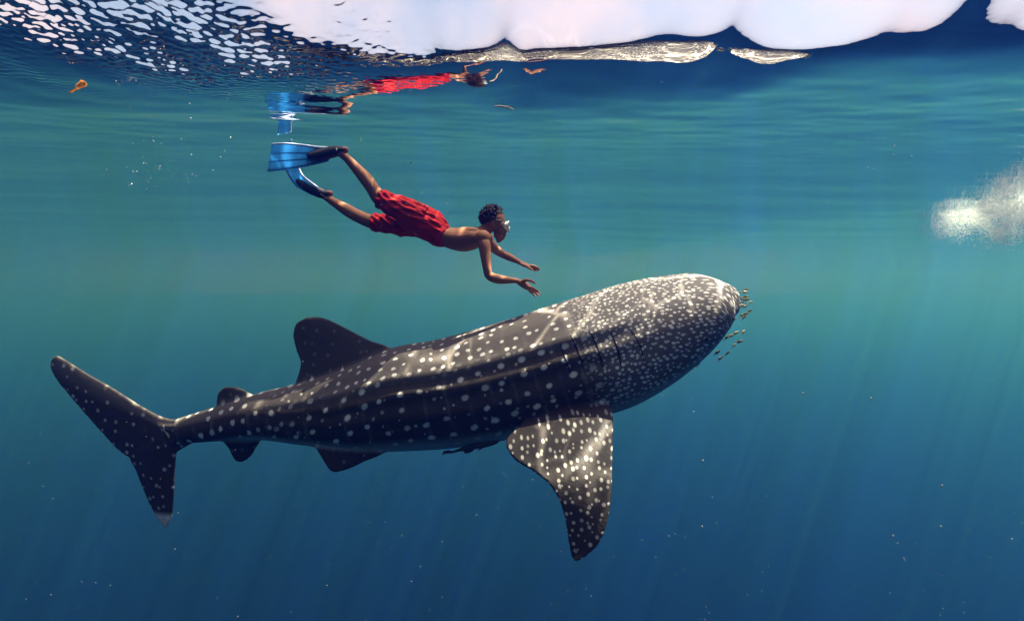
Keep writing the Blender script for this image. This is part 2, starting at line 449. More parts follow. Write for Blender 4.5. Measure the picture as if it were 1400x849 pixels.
    arc = np.concatenate([[0], np.cumsum(np.linalg.norm(np.diff(cs, axis=0), axis=1))])
    idx = np.empty(len(co), int)
    for a in range(0, len(co), 20000):
        idx[a:a+20000] = np.argmin(((co[a:a+20000, None] - cs[None])**2).sum(-1), 1)
    tan = np.gradient(cs, axis=0); tan /= np.linalg.norm(tan, axis=1)[:, None]
    rel = co - cs[idx]; u = arc[idx] + (rel * tan[idx]).sum(1)
    h = np.interp(u, arc, hs); w = np.interp(u, arc, ws)
    aa = (rel * us[idx]).sum(1); bb = (rel @ sd)
    phi = np.arctan2(np.abs(bb) / w, aa / h); v = phi * (h + w) / 2
    kd = KDTree(len(sh.V))
    for i, p in enumerate(sh.V): kd.insert(p, i)
    kd.balance()
    zone = np.array([sh.tag[kd.find(p)[1]] for p in co])
    rad = np.sqrt((aa / h)**2 + (bb / w)**2)
    zone = np.where(rad < 1.04, 0, zone)
    ed = np.empty(len(me.edges) * 2, np.int32); me.edges.foreach_get('vertices', ed); ed = ed.reshape(-1, 2)
    deg = np.bincount(ed.ravel(), minlength=len(co))
    def blur(f, it=7):
        for _ in range(it):
            f = .4 * f + .6 * (np.bincount(ed[:, 0], f[ed[:, 1]], len(co)) + np.bincount(ed[:, 1], f[ed[:, 0]], len(co))) / np.maximum(deg, 1)
        return f
    pat = np.stack([u, v, phi], -1).astype(np.float32)
    at = me.attributes.new('pat', 'FLOAT_VECTOR', 'POINT'); at.data.foreach_set('vector', pat.ravel())
    for k, nm in ((1, 'dorsal'), (2, 'lower'), (3, 'pectoral'), (4, 'tail')):
        at = me.attributes.new('zone_' + nm, 'FLOAT', 'POINT'); at.data.foreach_set('value', blur((zone == k).astype(float)).astype(np.float32))
    # the head begins where the gills are
    u_head = float(arc[8*9 + 2]); L = float(arc[-1])
    t = NT('shark_skin')
    pa = t.attr('pat').outputs['Vector']; sp = t.n('SeparateXYZ'); t.put(sp.inputs[0], pa); U, Vv, PH = sp.outputs
    ob = t.obj()
    dist = t.n('TexNoise'); t.put(dist.inputs['Vector'], ob); t.put(dist.inputs['Scale'], 5.0); t.put(dist.inputs['Detail'], 2)
    def coord(su, sv, jig):
        va = t.n('VectorMath', operation='MULTIPLY_ADD'); t.put(va.inputs[0], dist.outputs[1]); va.inputs[1].default_value = (jig, jig, 0); t.put(va.inputs[2], t.comb(t.math('MULTIPLY', U, su), t.math('MULTIPLY', Vv, sv)))
        return va.outputs[0]
    def spots(vec, rand, r0, r1, vary=.0, drop=0.0, soft=.08):
        vr = t.vor(vec, 1.0, rand); c = t.n('SeparateColor'); t.put(c.inputs[0], vr.outputs['Color'])
        rad = t.math('MULTIPLY_ADD', c.outputs[0], vary, r0)
        m = t.math('SUBTRACT', 1.0, t.step(t.math('SUBTRACT', vr.outputs['Distance'], rad), -soft, soft))
        m = t.math('MULTIPLY', m, t.math('MULTIPLY_ADD', c.outputs[2], .45, .55))
        if drop: m = t.math('MULTIPLY', m, t.math('GREATER_THAN', c.outputs[1], drop))
        return m
    head = t.step(U, u_head - .34, u_head + .02)
    body = t.math('SUBTRACT', 1.0, head)
    s_head = spots(coord(25.0, 27.0, .25), .78, .16, 0, .19, .05, .08)
    s_b1 = spots(coord(6.3, 7.8, .06), .24, .12, 0, .055, .06, .06)
    s_b2 = spots(coord(11.8, 12.0, .1), .60, .08, 0, .09, .62, .04)
    s_tail = spots(coord(8.8, 8.6, .1), .40, .14, 0, .06, .12, .05)
    s_back = spots(coord(10.0, 11.5, .1), .62, .12, 0, .09, .15, .05)
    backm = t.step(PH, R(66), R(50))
    # fins use the flat side view
    so = t.n('SeparateXYZ'); t.put(so.inputs[0], ob)
    fl = t.comb(t.math('MULTIPLY', so.outputs[0], 23.0), t.math('MULTIPLY', so.outputs[2], 22.0))
    s_pec = spots(fl, .80, .10, 0, .17, .04, .09)
    fl2 = t.comb(t.math('MULTIPLY', so.outputs[0], 11), t.math('MULTIPLY', so.outputs[2], 11))
    s_fin = t.math('MULTIPLY', spots(fl2, .8, .09, 0, .09, .42), .6)
    tailw = t.step(U, L * .28, L * .16)
    bodysp = t.math('MAXIMUM', s_b1, t.math('MULTIPLY', s_b2, .55))
    mb = t.n('Mix', data_type='FLOAT'); t.put(mb.inputs[0], backm); t.put(mb.inputs[2], bodysp); t.put(mb.inputs[3], s_back); bodysp = mb.outputs[0]
    mixn = t.n('Mix', data_type='FLOAT'); t.put(mixn.inputs[0], tailw); t.put(mixn.inputs[2], bodysp); t.put(mixn.inputs[3], s_tail)
    bodysp = mixn.outputs[0]
    sp_all = t.math('ADD', t.math('MULTIPLY', bodysp, body), t.math('MULTIPLY', s_head, head), clamp=True)
    zd, zl, zp, zt = [t.attr('zone_' + q).outputs['Fac'] for q in ('dorsal', 'lower', 'pectoral', 'tail')]
    anyfin = t.math('ADD', t.math('ADD', zd, zl), t.math('ADD', zp, zt), clamp=True)
    sp_all = t.math('MULTIPLY', sp_all, t.math('SUBTRACT', 1.0, anyfin))
    finsp = t.math('ADD', t.math('MULTIPLY', zp, t.math('MULTIPLY', s_pec, .55)), t.math('MULTIPLY', t.math('ADD', t.math('MULTIPLY', t.math('ADD', zd, zl), .22), zt, clamp=True), s_fin))
    sp_all = t.math('ADD', sp_all, finsp, clamp=True)
    under = t.math('MULTIPLY', t.math('MULTIPLY', t.step(PH, R(124), R(150)), t.step(U, .15, .7)), t.math('SUBTRACT', 1.0, anyfin))
    sp_all = t.math('MULTIPLY', sp_all, t.math('SUBTRACT', 1.0, under))
    # skin: dark slate with mottling and faint pale bars
    n1 = t.noise(ob, 7, 5, .65); n2 = t.noise(ob, 60, 3)
    bars = t.math('MULTIPLY', t.step(t.math('ABSOLUTE', t.math('SUBTRACT', t.math('FRACT', t.math('MULTIPLY_ADD', n1, .35, t.math('MULTIPLY', U, 5.9))), .5)), .16, .0), t.math('MULTIPLY', body, t.math('MULTIPLY', t.step(n1, .40, .70), .20)))
    dark = t.mix(t.math('MULTIPLY_ADD', n2, .5, t.math('MULTIPLY', n1, .5)), (.013, .010, .010, 1), (.066, .056, .050, 1))
    dark = t.mix(t.math('MULTIPLY', bars, t.math('SUBTRACT', 1.0, anyfin)), dark, (.35, .33, .30, 1))
    dark = t.mix(t.math('MULTIPLY', t.step(PH, R(74), R(56)), .60), dark, (.15, .132, .120, 1))  # sunlit tone of the upper back painted in as paler skin
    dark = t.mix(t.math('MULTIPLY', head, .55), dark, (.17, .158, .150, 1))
    dark = t.mix(t.math('MULTIPLY', zp, .5), dark, (.02, .018, .018, 1))
    dark = t.mix(t.math('MULTIPLY', t.math('ADD', zd, zl), .55), dark, (.016, .015, .02, 1))
    tipz = t.math('MULTIPLY', zt, t.step(so.outputs[2], P(0, 719, SH_Y).z, P(0, 729, SH_Y).z))
    dark = t.mix(tipz, dark, (.45, .47, .47, 1))
    col = t.mix(under, dark, (.30, .32, .33, 1))
    col = t.mix(t.math('MULTIPLY', sp_all, .92), col, (.80, .77, .70, 1))
    nrm = t.bump(t.math('MULTIPLY_ADD', n2, .6, t.noise(ob, 14, 4)), .006, .6)
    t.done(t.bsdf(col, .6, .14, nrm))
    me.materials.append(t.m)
    root = empty('whale_shark', ctr[n // 2])
    tag(root, 'large dark grey whale shark covered in pale spots swimming under the diver', 'whale shark')
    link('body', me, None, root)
    # gill slits lie on the skin
    bvh = BVHTree.FromPolygons([tuple(c) for c in co], [tuple(p.vertices) for p in me.polygons])
    cam_p = Vector((0, 0, CAM_Z))
    slit_mat = simple('slit_dark', (.006, .005, .006), .9, .05)
    def on_skin(px, py, far=False):
        d = (P(px, py, 4) - cam_p).normalized(); hit = bvh.ray_cast(cam_p, d)
        if hit[0] is None: return None
        if far:
            h2 = bvh.ray_cast(hit[0] + Vector((0, 6, 0)), Vector((0, -1, 0)))
            return h2[0], h2[1]
        return hit[0], hit[1]
    SL = [((766, 470), (773, 491), (781, 512)), ((780, 458), (790, 481), (799, 507)), ((804, 451), (817, 476), (826, 513)), ((834, 453), (844, 477), (850, 507)), ((860, 449), (873, 468), (882, 499))]
    for far in (False, True):
        for sl in SL:
            pts = []
            for q in range(9):
                f = q / 8
                a, b, c = [Vector((*p, 0)) for p in sl]
                p = a * (1 - f)**2 + (2*b - .5*a - .5*c) * 2*f*(1 - f) + c * f*f
                hh = on_skin(p.x, p.y, far)
                if hh: pts.append((hh[0] + hh[1] * .0005, .0027 * math.sin(math.pi * (.08 + .88*f)) + .0005, .0046 * math.sin(math.pi * (.08 + .88*f)) + .0008))
            if len(pts) > 3:
                s2 = Shell(); s2.tube(pts, 8, 2, ref=Vector((1, 0, 0)))
                link('gill_slit', mesh_from('gill_slit', s2.V, s2.F), slit_mat, root)
    # eyes low on the sides of the head, near the mouth corner
    em = NT('eye_dark'); em.done(em.bsdf((.01, .01, .012, 1), .15, .5))
    for far in (False, True):
        hh = on_skin(966, 463, far)
        if hh:
            s2 = Shell(); s2.ellipsoid(hh[0] + hh[1] * .002, (Vector((.014, 0, 0)), Vector((0, .010, 0)), Vector((0, 0, .014))))
            link('eye', mesh_from('eye', s2.V, s2.F), em.m, root)
    # mouth: a pale lip and the dark gap below it, round the broad front
    fwd = (ctr[-1] - ctr[-3]).normalized()
    lip_mat = simple('lip_skin', (.16, .145, .135), .6, .15, .4, 25)
    for nm, off, ra, rb, mt in (('lip', .10, .010, .012, lip_mat), ('mouth', .34, .006, .009, slit_mat), ('lip', .58, .009, .011, lip_mat)):
        pts = []
        for q in range(33):
            an = R(-82 + 164 * q / 32)
            tgt = ctr[-4] - up[-4] * (half[-1] * off * 1.6)
            d = (-(fwd * math.cos(an) + side * (math.sin(an) * 1.3))).normalized()
            hit = bvh.ray_cast(tgt - d * 1.2, d)
            f = math.sin(math.pi * (.04 + .92 * q / 32)) ** .5
            if hit[0] is not None: pts.append((hit[0] - hit[1] * (.004 if nm == 'lip' else .001), ra * f, rb * f))
        if len(pts) > 5:
            s2 = Shell(); s2.tube(pts, 10, 2, ref=Vector((0, 0, 1)))
            link(nm, mesh_from(nm, s2.V, s2.F), mt, root)
build_shark()

# ------------------------------------------------------------------ swimmer
SW_Y = 4.60
def Q(px, py, dy=0.0): return P(px, py, SW_Y + dy)
SM = SW_Y / FOC
def build_swimmer():
    root = empty('person', Q(584, 306))
    tag(root, 'swimmer in red shorts, dive mask and blue fins gliding above the whale shark', 'person')
    X = Vector((1, 0, 0)); Yv = Vector((0, 1, 0)); Z = Vector((0, 0, 1))
    b = Shell()
    # trunk
    b.tube([(Q(574, 304), .075, .11), (Q(588, 311), .08, .12), (Q(604, 321.5), .078, .118), (Q(620, 326.5), .088, .128), (Q(634, 327.5), .098, .142), (Q(648, 325), .090, .150), (Q(658, 320), .066, .115), (Q(664, 315), .045, .06)], 24, 5)
    # shoulder blades and spine hollow
    b.ellipsoid(Q(646, 315, -.075), (X * .06, Yv * .05, Z * .022)); b.ellipsoid(Q(646, 315, .075), (X * .06, Yv * .05, Z * .022))
    # neck, head
    b.tube([(Q(657, 321), .062, .065), (Q(665, 313), .052, .052), (Q(671, 307), .05, .05)], 16, 4)
    b.ellipsoid(Q(674.5, 300.5), (X * .092 + Z * .018, Yv * .075, Z * .094 - X * .02))
    b.ellipsoid(Q(684, 311), (X * .052, Yv * .058, Z * .07))          # face
    b.ellipsoid(Q(682.5, 322), (X * .046 - Z * .01, Yv * .047, Z * .044))  # jaw
    b.ellipsoid(Q(682, 329), (X * .022, Yv * .022, Z * .018))              # chin
    b.ellipsoid(Q(693, 314.5), (X * .017, Yv * .015, Z * .024 + X * .008))    # nose
    b.ellipsoid(Q(690.5, 321), (X * .014, Yv * .026, Z * .008)); b.ellipsoid(Q(689, 324), (X * .013, Yv * .022, Z * .008))  # lips
    for s_ in (-1, 1):
        b.ellipsoid(Q(673, 305, s_ * .076), (X * .018 + Yv * s_ * .004, Yv * .012, Z * .032 - X * .006))   # ears
    # arms
    b.ellipsoid(Q(660, 325, -.145), (X * .062, Yv * .055, Z * .06)); b.ellipsoid(Q(664, 325, .145), (X * .062, Yv * .055, Z * .06))
    b.tube([(Q(657, 325, -.12), .056, .052), (Q(662, 335, -.165), .050, .048), (Q(664, 352, -.185), .040, .042), (Q(666, 367, -.2), .034, .036), (Q(669, 377, -.2), .034, .034),
            (Q(680, 381.5, -.205), .037, .036), (Q(693, 383, -.20), .029, .030), (Q(706, 384, -.19), .0205, .025), (Q(711, 385.5, -.185), .0205, .027)], 16, 5)
    b.tube([(Q(662, 325, .12), .054, .05), (Q(669, 333, .18), .047, .045), (Q(680, 343, .28), .038, .038), (Q(688, 348, .33), .033, .033),
            (Q(697, 352, .31), .032, .032), (Q(707, 357, .27), .022, .023), (Q(712, 359.5, .25), .020, .025)], 16, 5)
    # near hand: palm down and forward, fingers spread a little, thumb off its upper edge
    b.tube([(Q(708, 385, -.185), .020, .026), (Q(714, 388, -.188), .027, .036), (Q(720, 391.5, -.19), .028, .042), (Q(725, 394.5, -.19), .019, .040)], 14, 4)
    for (tx, ty, dy, kx, ky) in ((736.0, 398.2, -.224, 730.5, 395.0), (738, 401.2, -.200, 731.8, 397.2), (736.5, 404.2, -.176, 731, 399.3), (731.5, 405.8, -.155, 727.8, 400.6)):
        b.tube([(Q(721, 392.5, -.19 + (dy + .19) * .8), .012, .012), (Q(kx - 3, ky - 1.6, dy), .0105, .0105), (Q(kx, ky, dy), .0096, .0096), (Q(tx, ty, dy + .004), .0075, .0075)], 8, 4)
    b.tube([(Q(713, 386, -.205), .015, .015), (Q(719, 383, -.228), .0135, .0135), (Q(726, 384, -.236), .0115, .0115), (Q(731.5, 387, -.236), .0085, .0085)], 8, 4)
    # far hand
    b.tube([(Q(711, 359.5, .25), .018, .025), (Q(716, 361.5, .245), .021, .034), (Q(721, 363.5, .24), .019, .038), (Q(724, 364.5, .238), .014, .036)], 14, 4)
    for (tx, ty, dy, kx, ky) in ((736.5, 367, .212, 731, 364.2), (737.5, 368.5, .234, 732, 365.4), (736, 370, .254, 730.5, 366.6), (732, 370.5, .272, 727.5, 367)):
        b.tube([(Q(720, 363.5, .238 + (dy - .238) * .8), .0115, .0115), (Q(kx - 3, ky - .8, dy), .011, .011), (Q(kx, ky, dy), .0102, .0102), (Q(tx, ty, dy), .008, .008)], 8, 4)
    b.tube([(Q(713, 361.5, .218), .014, .014), (Q(719, 364, .205), .0125, .0125), (Q(724.5, 367.2, .20), .0108, .0108), (Q(728, 369.5, .20), .0082, .0082)], 8, 4)
    # legs
    b.tube([(Q(580, 303, -.06), .085, .085), (Q(556, 291, -.080), .075, .075), (Q(533, 279, -.09), .068, .068), (Q(518, 270.5, -.09), .058, .058), (Q(509, 257, -.095), .052, .054), (Q(499, 243.5, -.1), .051, .053),
            (Q(486, 229, -.1), .040, .042), (Q(474, 216.5, -.1), .031, .032), (Q(465, 209, -.1), .032, .033)], 18, 5)
    b.tube([(Q(580, 307, .06), .085, .085), (Q(553, 306, .080), .075, .075), (Q(527, 305, .10), .066, .066), (Q(507, 303, .11), .056, .057), (Q(490, 296, .13), .052, .053), (Q(476, 288.5, .15), .050, .051),
            (Q(462, 280, .18), .040, .040), (Q(450, 272.5, .2), .031, .031), (Q(443, 267, .2), .032, .033)], 18, 5)
    # feet (inside the fin pockets, heels bare)
    b.tube([(Q(472, 205, -.1), .026, .03), (Q(462, 207, -.1), .036, .036), (Q(448, 209.5, -.1), .034, .038), (Q(430, 213, -.1), .02, .045)], 14, 4)
    b.tube([(Q(451, 264.5, .2), .026, .03), (Q(443, 266, .2), .036, .036), (Q(428, 260, .2), .034, .038), (Q(413, 252, .2), .02, .045)], 14, 4)
    me = b.voxel('swimmer_body', .0045, 4, .5)
    t = NT('tanned_skin'); nz = t.noise(t.obj(), 9, 3); nf = t.noise(t.obj(), 120, 2)
    col = t.mix(nz, (.15, .062, .032, 1), (.23, .104, .056, 1))
    bs = t.n('BsdfPrincipled'); t.put(bs.inputs['Base Color'], col); bs.inputs['Roughness'].default_value = .68; bs.inputs['Specular IOR Level'].default_value = .12
    bs.inputs['Subsurface Weight'].default_value = .12; bs.inputs['Subsurface Radius'].default_value = (.012, .005, .003); bs.inputs['Subsurface Scale'].default_value = 1
    t.put(bs.inputs['Normal'], t.bump(nf, .001)); t.done(bs.outputs[0]); me.materials.append(t.m)
    link('body', me, None, root)
    # shorts: loose cloth with folds running down the legs
    s = Shell()
    s.tube([(Q(602, 321.5), .100, .138), (Q(592, 312), .125, .16), (Q(578, 303.5), .132, .175), (Q(564, 299), .118, .175)], 28, 6)
    s.tube([(Q(578, 300, -.07), .118, .11), (Q(556, 289.5, -.088), .108, .105), (Q(535, 279.5, -.092), .088, .092), (Q(517.5, 271.5, -.092), .079, .085)], 24, 6, round_ends=False)
    s.tube([(Q(578, 307, .07), .112, .11), (Q(553, 306.5, .088), .102, .10), (Q(528, 306, .10), .080, .085), (Q(509, 304, .11), .072, .08)], 24, 6, round_ends=False)
    sm = s.voxel('swim_shorts', .0055, 5, .5)
    co, no = get_co(sm), get_no(sm)
    ax = np.array([-(Q(517, 271) - Q(590, 306)).normalized().x, 0, -(Q(517, 271) - Q(590, 306)).normalized().z])
    lon = co @ ax; perp = co[:, 2] * ax[0] - co[:, 0] * ax[2]
    fold = (1 - 2*np.abs(np.sin(perp * 66 + 2.2 * np.sin(lon * 9) + co[:, 1] * 30 + lon * 10))) * .75 + (1 - 2*np.abs(np.sin(perp * 31 - lon * 19 + 1 + co[:, 1] * 22 + np.sin(perp*20)))) * .8 + np.sin(lon * 70 + perp * 150 + co[:, 1] * 45) * .22
    set_co(sm, co + no * (fold * .0058)[:, None])
    t = NT('red_cloth'); w = t.n('TexNoise'); t.put(w.inputs['Vector'], t.obj()); t.put(w.inputs['Scale'], 300.0)
    nz = t.noise(t.obj(), 14, 4)
    t.done(t.bsdf(t.mix(nz, (.23, .004, .004, 1), (.42, .010, .007, 1)), .8, .12, t.bump(t.math('ADD', w.outputs[0], t.math('MULTIPLY', nz, 2.0)), .003)))
    sm.materials.append(t.m)
    sho = link('swim_shorts', sm, None, root)
    wb = Shell()
    wb.tube([(Q(605.5, 323), .092, .130), (Q(601, 319.5), .103, .140)], 32, 3, round_ends=False)
    link('waistband', mesh_from('waistband', wb.V, wb.F), t.m, sho)
    # hair: short, wet, tufted
    h = Shell()
    hc = Q(673.5, 299.5)
    h.ellipsoid(hc, (X * .096 + Z * .016, Yv * .081, Z * .098 - X * .018))
    random.seed(11)
    tri = 0
    while tri < 300:
        d = Vector((random.gauss(0, 1), random.gauss(0, 1), random.gauss(0, 1))).normalized()
        if d.z < -.25 or (d.x > .55 and d.z < .55): continue
        tri += 1
        p = hc + Vector((d.x * .096 - d.z * .018, d.y * .081, d.z * .098 + d.x * .016)) * .95
        flow = (d * .6 + Vector((-.45 + random.gauss(0, .3), random.gauss(0, .3), .25 + random.gauss(0, .3)))).normalized()
        ln = random.uniform(.014, .032)
        h.tube([(p, .009, .009), (p + flow * ln * .6, .006, .006), (p + flow * ln + Z * .003, .003, .003)], 6, 2)
    hm = h.voxel('hair', .0036, 1, .4)
    # cut away the face and neck side
    bm = bmesh.new(); bm.from_mesh(hm)
    def inface(v):
        r = v - hc
        return (r.x > .035 and r.z < .040 - (r.x - .035) * .05) or r.z < -.022 - max(0, -r.x) * .35 or (r.x > -.015 and r.z < .002)
    bmesh.ops.delete(bm, geom=[v for v in bm.verts if inface(v.co)], context='VERTS'); bm.to_mesh(hm); bm.free()
    hair_mat = NT('wet_black_hair'); nz = hair_mat.noise(hair_mat.obj(), 160, 3)
    hair_mat.done(hair_mat.bsdf(hair_mat.mix(nz, (.008, .005, .004, 1), (.028, .017, .014, 1)), .65, .12, hair_mat.bump(nz, .004))); hm.materials.append(hair_mat.m)
    link('hair', hm, None, root)
    # dive mask
    silicone = simple('pale_silicone', (.62, .60, .55), .35, .5, .05); black = simple('mask_black', (.012, .012, .014), .4, .4, .2)
    k = Shell()
    k.ellipsoid(Q(690.5, 308.5), (X * .030, Yv * .070, Z * .036)); k.ellipsoid(Q(694, 313), (X * .020, Yv * .022, Z * .030))
    km = k.voxel('mask_skirt', .004, 3); mask = link('dive_mask', km, silicone, root); mask['label'] = 'pale dive mask skirt over the eyes'
    f = Shell()
    ringp = [Q(695.5, 308) + Yv * (.062 * math.cos(a)) + Z * (.030 * math.sin(a)) - X * (.010 * math.cos(a) ** 2) for a in (2*math.pi*i/24 for i in range(25))]
    f.tube([(p, .006, .006) for p in ringp], 8, 1)
    link('frame', mesh_from('frame', f.V, f.F), silicone, mask)
    g = NT('mask_glass'); g.done(g.bsdf((.02, .03, .035, 1), .05, .6))
    for s_ in (-1, 1):
        l = Shell(); l.ellipsoid(Q(695.2, 308, s_ * .028), (X * .005 - Yv * s_ * .002, Yv * .026, Z * .023))
        link('lens', mesh_from('lens', l.V, l.F), g.m, mask)
    st_ = Shell()
    sp = []
    for i in range(27):
        a = R(35 + 290 * i / 26)
        sp.append((Q(676, 302.5) + X * (.104 * math.cos(a)) + Yv * (.085 * math.sin(a)) + Z * (-.012 * math.cos(a) + .004), .009, .004))
    st_.tube(sp, 8, 2, ref=Z * 1.0)
    st2 = mesh_from('strap', st_.V, st_.F); link('strap', st2, black, mask)
    # fins
    rub = simple('fin_pocket_rubber', (.014, .012, .018), .5, .35, .2)
    rail_m = simple('fin_rail', (.42, .52, .72), .35, .5, .08)
    blue = NT('blue_fin_plastic'); nz = blue.noise(blue.obj(), 20, 2)
    pb = blue.n('BsdfPrincipled'); blue.put(pb.inputs['Base Color'], blue.mix(nz, (.09, .29, .52, 1), (.14, .37, .60, 1))); pb.inputs['Roughness'].default_value = .35
    tl = blue.n('BsdfTranslucent'); tl.inputs[0].default_value = (.14, .40, .66, 1)
    ms = blue.n('MixShader'); ms.inputs[0].default_value = .6; blue.t.links.new(pb.outputs[0], ms.inputs[1]); blue.t.links.new(tl.outputs[0], ms.inputs[2]); blue.done(ms.outputs[0])
    def fin(pocket, blade, label):
        p = Shell(); p.tube(pocket, 18, 5)
        # heel strap opening rim
        pm = p.voxel('foot_pocket', .005, 3)
        o = link('swim_fin', pm, rub, root); o['label'] = label
        bl = Shell(); bl.fin([(a, c, .006) for a, c in blade], nc=8, sub=4)
        link('blade', mesh_from('blade', bl.V, bl.F), blue.m, o)
        for q in (0, 1):
            r = Shell(); r.tube([(e[q], .012 - .0016 * i, .010 - .0012 * i) for i, e in enumerate(blade)], 10, 4)
            link('rail', mesh_from('rail', r.V, r.F), rail_m if q == 0 else blue.m, o)
        for w_ in (.35, .65):
            r = Shell(); r.tube([(e[0].lerp(e[1], w_), .006 - .0008 * i, .0062 - .0008 * i) for i, e in enumerate(blade[1:])], 8, 4)
            link('rib', mesh_from('rib', r.V, r.F), blue.m, o)
    fin([(Q(469, 205.5, -.1), .030, .036), (Q(459, 207, -.1), .043, .045), (Q(446, 210, -.1), .047, .050), (Q(434, 212.5, -.1), .046, .052), (Q(425, 214, -.1), .030, .05)],
        [(Q(452, 203, -.11), Q(448, 219, -.09)), (Q(432, 201.5, -.125), Q(425, 225, -.075)), (Q(412, 198.5, -.15), Q(405, 229, -.06)), (Q(390, 196.5, -.17), Q(384, 232, -.05)), (Q(372, 197, -.18), Q(366, 234, -.045))],
        'blue fin with pale upper rail on the raised foot')
    fin([(Q(448.5, 265, .2), .030, .036), (Q(441, 265, .2), .042, .045), (Q(428, 259.5, .2), .046, .050), (Q(417, 253.5, .2), .044, .052), (Q(409, 249, .2), .028, .05)],
        [(Q(434, 257, .15), Q(428, 266, .25)), (Q(413, 240, .12), Q(405, 253, .28)), (Q(406, 222, .10), Q(392, 233, .31)), (Q(401, 205, .08), Q(385, 214, .33)), (Q(398, 191, .06), Q(381, 203, .34))],
        'blue fin seen edge on, on the lower foot')
build_swimmer()

# ------------------------------------------------------------------ small fish in front of the shark's mouth
def fish_mesh():
    s = Shell(); rr = []
    prof = [(.52, .012, .008), (.48, .055, .035), (.36, .115, .060), (.18, .155, .075), (0, .15, .07), (-.18, .105, .05), (-.33, .055, .025), (-.42, .036, .014)]
    for x, h, w in prof:
        rr.append([Vector((x, w * math.sin(a), h * math.cos(a))) for a in (2*math.pi*j/10 for j in range(10))])
    s.rings(rr)
    th = .010
    def plate(poly):
        b = len(s.V); n = len(poly)
        s.V += [(x, th, z) for x, z in poly] + [(x, -th, z) for x, z in poly]
        s.F += [tuple(range(b, b + n)), tuple(reversed(range(b + n, b + 2*n)))] + [(b + i, b + n + i, b + n + (i + 1) % n, b + (i + 1) % n) for i in range(n)]
    plate([(-.40, .03), (-.56, .18), (-.62, .19), (-.53, 0), (-.62, -.19), (-.56, -.18), (-.40, -.03)])
    plate([(.2, .14), (.06, .23), (-.25, .14), (-.33, .05)]); plate([(.0, -.14), (-.1, -.21), (-.26, -.12), (-.33, -.05)])
    me = mesh_from('pilot_fish', s.V, s.F)
    t = NT('banded_fish'); so = t.n('SeparateXYZ'); t.put(so.inputs[0], t.obj())
    bar = t.step(t.math('SINE', t.math('MULTIPLY', so.outputs[0], 34.0)), -.1, .35)
    t.done(t.bsdf(t.mix(bar, (.42, .36, .09, 1), (.02, .025, .03, 1)), .35, .5)); me.materials.append(t.m)
    return me
FISH = [(1020, 395.6, 0), (1018, 399.5, 5), (1019, 406, 2), (1014, 407.6, 0), (1021.5, 408.5, -4), (1018, 410.5, 8), (1026.5, 413, 10), (1016, 414, 5), (1013, 418, 20), (1018, 419, 15), (1025, 425, 30), (1014, 431, 35), (1019.5, 429.5, 30), (1017, 434, 38),
        (1003.5, 437, 25), (997.5, 440.5, 30), (993.6, 450.7, 42), (1005.6, 455.6, 30), (994, 461, 45), (999.5, 459, 20), (1016, 454, 35), (1004, 472, 35), (1011, 467, 15), (974.7, 476, 35), (980.5, 482, 40), (994.5, 483, 48), (984.6, 490, 45), (955, 497, 60)]
fm = fish_mesh()
random.seed(5)
for i, (px, py, an) in enumerate(FISH):
    o = link('pilot_fish', fm)
    o.location = P(px, py, shy(1000) + random.uniform(-.25, .12)); s_ = random.uniform(.040, .054); o.scale = (s_,) * 3
    o.rotation_euler = (R(random.uniform(-12, 12)), -R(an), R(random.uniform(-30, 30)))
    tag(o, 'tiny yellow and black banded fish schooling ahead of the shark snout', 'fish', 'small fish by the shark snout')

# remora under the belly
def build_remora():
    s = Shell()
    pts = [((683, 600), .010, .014), ((678, 602.5), .022, .024), ((668, 605.5), .027, .026), ((654, 608.5), .026, .024), ((641, 611.5), .021, .018), ((628, 615), .013, .010), ((616, 619), .007, .005)]
    s.tube([(P(x, y, SH_Y - .22), a, b) for (x, y), a, b in pts], 14, 4)
    D = SH_Y - .22
    def fl(poly, th=.003):
        L = [(P(a[0], a[1], D), P(b_[0], b_[1], D), th) for a, b_ in poly]; s.fin(L, nc=6, sub=3)
    fl([((620, 616), (616, 620)), ((612, 615), (609, 620.5)), ((606, 616.5), (604, 623))])
    fl([((650, 613), (632, 615)), ((645, 618), (634, 618)), ((638, 620), (635, 620))])
    s.fin([(P(668, 606, D - .02), P(661, 609, D - .02), .004), (P(661, 612, D - .06), P(655, 613, D - .06), .003), (P(655, 616, D - .08), P(652, 616, D - .08), .002)], nc=6, sub=3)
    me = s.voxel('remora', .0028, 2, .4)
    o = link('remora', me, simple('remora_skin', (.03, .032, .04), .5, .3, .3, 40))
    o.data.materials[0] = o.data.materials[0]
    tag(o, 'slim dark remora fish hanging below the shark belly behind its flipper', 'fish')
build_remora()

